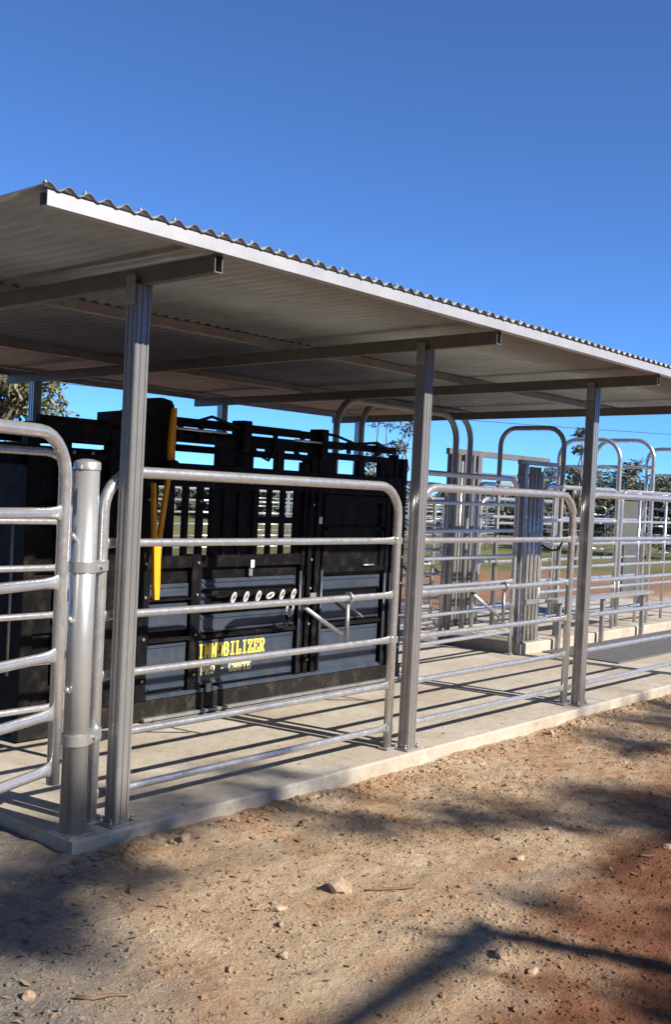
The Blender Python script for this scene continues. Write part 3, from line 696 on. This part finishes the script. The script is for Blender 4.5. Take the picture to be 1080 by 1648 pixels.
tree((33.0, 13.2, -.13), 4.3, 'bushy dark tree between the bow frames right of the third post', auto_clusters(random.Random(9), 4.3, 1.9, 20, .15), 22, 'leaf_far', .2, 240, tr=.16)
tree((34.0, 10.4, -.13), 3.8, 'bushy grey green tree at the right photo edge', auto_clusters(random.Random(10), 3.8, 2.0, 20, .1), 23, 'leaf_far', .2, 240, tr=.16)
# distant scrub line
rnd = random.Random(12)
protos = []
for k in range(4):
    t = tree((0, 0, -.13), 4.0, 'distant dark scrub tree in the bush line on the horizon', auto_clusters(random.Random(40+k), rnd.uniform(3.2, 4.6), 3.2, 22, .10), 60+k, 'leaf_far', .5, 240, 'distant scrub trees on the horizon', .14, 'scrub_tree', asp=.45)
    protos.append(t)
cnt = 0
for i in range(46):
    ang = R(28) + R(46)*(i+rnd.uniform(-.3, .3))/45
    dist = rnd.uniform(50, 78)
    s = rnd.uniform(.5, .85)
    o = protos[i] if i < 4 else copy_tree(protos[i % 4])
    o.location = (CAM.x+math.sin(ang)*dist, CAM.y+math.cos(ang)*dist, -.13); o.rotation_euler.z = rnd.uniform(0, 6.28); o.scale = (s, s, s)
# gum trees behind the viewer: their limbs and leaves throw the dappled shade
K = Vector((-SUN_AZ.x, -SUN_AZ.y, 0)) / math.tan(SUN_EL)
def above(S, h): return Vector((S[0], S[1], -.1)) - K*h + Vector((0, 0, h))     # point at height h whose shadow falls on S
def shade_tree(label, base, trunk, limbs, blobs, seed, nl=520):
    rnd = random.Random(seed); t = empty('gum_tree', base, 0, label, 'tree', 'gum trees behind the viewer'); b = Vector(base)
    tk = MB(); tk.tube([Vector(p)-b for p, r in trunk], [r for p, r in trunk], 12)
    for lm in limbs: tk.tube([Vector(p)-b for p, r in lm], [r for p, r in lm], 9)
    cr = MB(); nodes = [Vector(p) for p, r in trunk[2:]] + [Vector(p) for lm in limbs for p, r in lm]
    for (S, h, rad, dens) in blobs:
        c = above(S, h); s = min(nodes, key=lambda q: (q-c).length)
        pth = bent(s-b, c-b, rnd, 5, .1); tk.tube(pth, [.035*(1-.8*i/5)+.004 for i in range(6)], 6)
        for _ in range(4):
            o = Vector((rnd.uniform(-.6, .6), rnd.uniform(-.6, .6), rnd.uniform(-.5, .5)))*rad
            leaf_cloud(cr, c-b+o, (rad*.75, rad*.75, rad*.5), int(nl*dens*.78/4), .17, rnd, .5, .26)
    link('trunk', tk.mesh('trunk', 'bark'), t); link('crown', fast_mesh(cr, 'crown', 'leaf'), t)
A = above
T1 = [(Vector((2.5, -10.4, -.2)), .17), (Vector((2.35, -10.3, 2.2)), .13), (A((.92, -3.0), 4.85), .085), (A((.78, -2.60), 5.15), .065), (A((.52, -1.90), 5.65), .055)]
L1 = [[(A((.57, -1.77), 5.7), .03), (A((.42, -1.86), 5.72), .07), (A((.10, -1.89), 5.85), .062), (A((-.25, -1.915), 5.95), .055), (A((-.60, -1.94), 6.05), .048), (A((-1.3, -2.0), 6.3), .04)],
      [(A((.40, -1.86), 5.74), .03), (A((.30, -1.70), 6.0), .022), (A((.24, -1.58), 6.2), .008)],
      [(A((.10, -1.89), 5.85), .028), (A((.16, -2.02), 6.0), .02), (A((.2, -2.25), 6.2), .008)],
      [(A((.85, -2.8), 5.0), .06), (A((1.3, -2.75), 5.9), .05), (A((2.0, -2.4), 7.0), .045), (A((2.7, -1.9), 8.2), .04)]]
B1 = [((1.75, -.80), 9.8, .24, .26), ((2.1, -1.08), 9.9, .30, .40), ((2.55, -1.35), 10.0, .30, .40), ((3.1, -1.75), 10.0, .34, .45), ((1.65, -2.4), 8.0, .34, .42), ((1.2, -2.8), 7.8, .36, .5), ((.55, -2.8), 7.6, .26, .35),
      ((2.3, -2.4), 8.0, .42, .5), ((1.35, -.62), 9.8, .2, .16), ((.9, -1.75), 8.5, .14, .1), ((2.9, -1.1), 10, .2, .2)]
shade_tree('tall gum behind the viewer casting the forked branch shadow', (2.5, -10.4, -.2), T1, L1, B1, 77)
T3 = [(Vector((.7, -15.6, -.2)), .22), (Vector((.65, -15.5, 3)), .18), (Vector((.6, -15.4, 6)), .13), (A((-1.7, -1.2), 9.4), .08), (A((-1.7, -.2), 10.4), .05)]
L3 = [[(A((-1.7, -1.2), 9.4), .05), (A((-1.3, -.6), 9.9), .03)]]
B3 = [((.30, .12), 10.8, .32, .30), ((.85, .10), 10.9, .32, .28), ((1.5, .10), 11, .28, .24), ((.55, .5), 11, .30, .28), ((1.1, -.50), 10.5, .22, .18), ((-.45, -.05), 10.4, .34, .55), ((-.80, -.22), 10.2, .36, .55), ((-.2, .2), 10.6, .26, .35), ((-1.25, -.2), 10.0, .44, .6), ((-1.9, .3), 10.4, .5, .8), ((-.95, -.55), 9.9, .24, .22), ((1.2, .55), 11, .24, .2)]
shade_tree('leaning gum behind the viewer shading the slab corner', (.7, -15.6, -.2), T3, L3, B3, 79)
T2 = [(Vector((7.8, -14.2, -.2)), .2), (Vector((7.7, -14.1, 3)), .17), (Vector((7.6, -14, 6)), .13), (A((5.4, -.8), 9.0), .09), (A((5.4, -.4), 10.5), .05)]
L2 = [[(Vector((7.6, -14, 6)), .09), (A((4.4, -.8), 9), .06), (A((3.8, -.9), 10), .04)], [(A((5.4, -.8), 9), .07), (A((6.8, -.8), 10), .05)]]
B2 = [((4.3, -.50), 10.4, .30, .42), ((5.1, -.32), 10.6, .42, .6), ((5.9, -.40), 10.8, .44, .6), ((6.7, -.6), 10.6, .45, .6), ((5.6, -1.0), 10, .35, .35), ((7.6, -.5), 10.9, .45, .6)]
shade_tree('gum farther right behind the viewer shading the far ground', (7.8, -14.2, -.2), T2, L2, B2, 78)
# unseen gums added behind and beside the viewer to cut low sky fill
ring = []
for k in range(3):
    ring.append(tree((0, 0, -.13), 9.0, 'unseen gum added behind the viewer to block low sky', auto_clusters(random.Random(90+k), 9.5, 3.6, 34, .12), 95+k, 'leaf', .55, 260, 'unseen gums added to block low sky', .28, asp=.4))
spots = [(-13, 3), (-15, -4), (-13, -11), (-8, -17), (-11, 11), (-3, -21), (4, -22), (10, -21), (16, -18), (21, -13), (-19, 2), (-18, -9)]
for i, (x, y) in enumerate(spots):
    o = ring[i] if i < 3 else copy_tree(ring[i % 3])
    o.location = (x, y, -.13); o.rotation_euler.z = i*1.7; k = (.9+.05*(i % 4))*(1.3 if x < -10 else 1); o.scale = (k, k, k)  # scaled up on the left to block more sky

# ------------------------------------------------------------------ power line
pl = empty('power_line', (60, 45, -.13), 0, 'thin dark power cable crossing the sky behind the bow frames', 'power line')
def cable(a_, b_, sag):
    a_, b_ = Vector(a_), Vector(b_); return [a_.lerp(b_, i/16) + Vector((0, 0, -4*sag*(i/16)*(1-i/16))) - Vector((60, 45, -.13)) for i in range(17)]
MB().tube(cable((28, 64, 8.6), (76, 20, 6.8), .5), .022, 5).build('cable', 'wire', pl)
for x, y, z in ((28, 64, 8.9), (76, 20, 7.1)): MB().tube([(x-60, y-45, 0), (x-60, y-45, z)], [.14, .1], 8).build('pole', 'bark', pl)

# ------------------------------------------------------------------ stones, gravel and litter
rnd = random.Random(5)
def rock(r, rnd, sub=1):
    bm = bmesh.new(); bmesh.ops.create_icosphere(bm, subdivisions=sub, radius=1)
    s = Vector((rnd.uniform(.7, 1.3), rnd.uniform(.6, 1.1), rnd.uniform(.4, .75))); o = rnd.uniform(0, 99)
    for v in bm.verts:
        k = 1 + .45*noise.noise(v.co*1.3+Vector((o, 0, 0))); v.co = Vector((v.co.x*s.x, v.co.y*s.y, v.co.z*s.z))*r*k
    bm.verts.index_update(); out = ([v.co.copy() for v in bm.verts], [tuple(v.index for v in f.verts) for f in bm.faces]); bm.free(); return out
stones = [('largest pale stone on the lit dirt below the first rail panel', .38, -1.16, .055), ('grey stone beside the forked branch shadow', .33, -2.04, .035), ('small stone at the end of the forked shadow', .32, -2.19, .028),
          ('brown clod left of the largest stone', .02, -1.12, .035), ('pale stone resting against the slab edge near the first post', .26, -.24, .035), ('stone by the slab edge between second and third posts', 4.05, -.19, .04),
          ('pale flat stone on the red soil at the right', 2.15, -1.95, .03), ('stone in the lit patch right of centre', 1.35, -1.52, .026), ('small stone low in the photo left of centre', -.30, -1.45, .026), ('lone stone in the bottom left corner', -1.18, -1.05, .03)]
for i, (lb, x, y, r) in enumerate(stones):
    v, f = rock(r, rnd, 2); m = MB().add(v, f, False)
    o = m.build('stone', 'stone'); o.location = (x, y, gh(x, y)+r*.28); o.rotation_euler.z = rnd.uniform(0, 6)
    tag(o, lb, 'stone')
rk = [rock(1, rnd, 1) for _ in range(14)]; g = MB()
def scatter(n, fx, fy, r0, r1):
    for _ in range(n):
        x, y = fx(), fy()
        if y > -.10: continue
        if noise.noise((x*1.1, y*1.1, 7)) + rnd.uniform(-.5, .5) < -.05: continue
        r = r0*(r1/r0)**(rnd.random()**2.2); v, f = rnd.choice(rk); a_ = rnd.uniform(0, 6.28); c, s = math.cos(a_), math.sin(a_); z = gh(x, y)+r*.15
        g.add([(x+r*(p.x*c-p.y*s), y+r*(p.x*s+p.y*c), z+r*p.z) for p in v], f)
scatter(30000, lambda: rnd.uniform(-1.9, 4.2), lambda: -rnd.uniform(.1, 2.9), .0035, .012)
scatter(2600, lambda: rnd.uniform(-2.2, 5), lambda: -rnd.uniform(.1, 2.9), .008, .024)
scatter(3200, lambda: rnd.uniform(-.6, 8), lambda: -.085-abs(rnd.gauss(0, .075)), .006, .028)
scatter(1500, lambda: rnd.uniform(4, 9), lambda: -rnd.uniform(.1, 2.9), .006, .022)
go = link('gravel', fast_mesh(g, 'gravel', 'soil')); tag(go, 'loose gravel and clods strewn over the dirt', 'gravel', kind='stuff')
lt = MB()
for _ in range(1500):
    x = rnd.uniform(-2, 7); y = -.09-abs(rnd.gauss(0, .8))
    if y < -2.9: continue
    z = gh(x, y)+.004; a_ = rnd.uniform(0, 6.28); l_ = rnd.uniform(.015, .05); w_ = l_*rnd.uniform(.15, .3); d = Vector((math.cos(a_), math.sin(a_), rnd.uniform(-.1, .35))); s = Vector((-d.y, d.x, rnd.uniform(-.4, .4)))
    p = Vector((x, y, z)); k = len(lt.v); lt.v += [tuple(p), tuple(p+d*l_*.5+s*w_), tuple(p+d*l_), tuple(p+d*l_*.5-s*w_)]; lt.f.append((k, k+1, k+2, k+3)); lt.sm.append(False)
for _ in range(70):
    x = rnd.uniform(-.1, 7); y = -.05+abs(rnd.gauss(0, .5)); a_ = rnd.uniform(0, 6.28); l_ = rnd.uniform(.012, .04); w_ = l_*rnd.uniform(.15, .4); d = Vector((math.cos(a_), math.sin(a_), .15)); q_ = Vector((-d.y, d.x, .1))
    p = Vector((x, y, .004)); k = len(lt.v); lt.v += [tuple(p), tuple(p+d*l_*.5+q_*w_), tuple(p+d*l_), tuple(p+d*l_*.5-q_*w_)]; lt.f.append((k, k+1, k+2, k+3)); lt.sm.append(False)
tag(link('leaf_litter', fast_mesh(lt, 'leaf_litter', 'litter')), 'dry leaf litter scattered on the dirt and along the slab', 'leaf litter', kind='stuff')
for lb, x, y, ln, a_ in (('dark dry stick lying right of the largest stone', .55, -1.30, .24, 2.55), ('thin stick on the shaded dirt below the slab corner', -.33, -.55, .13, .9), ('long thin stick at the bottom left', -1.0, -1.25, .2, -.5), ('twig near the slab edge below the first panel', .95, -.42, .12, .3), ('short twig on the red soil at right', 1.9, -1.95, .1, -.6)):
    pts = []
    for i in range(5):
        q = (i/4-.5)*ln; px, py = x+math.cos(a_)*q+.01*rnd.uniform(-1, 1), y+math.sin(a_)*q+.01*rnd.uniform(-1, 1); pts.append((px-x, py-y, gh(px, py)+.009))
    o = MB().tube(pts, [.008, .007, .007, .005, .003], 6).build('stick', 'stick'); o.location = (x, y, 0); tag(o, lb, 'stick')
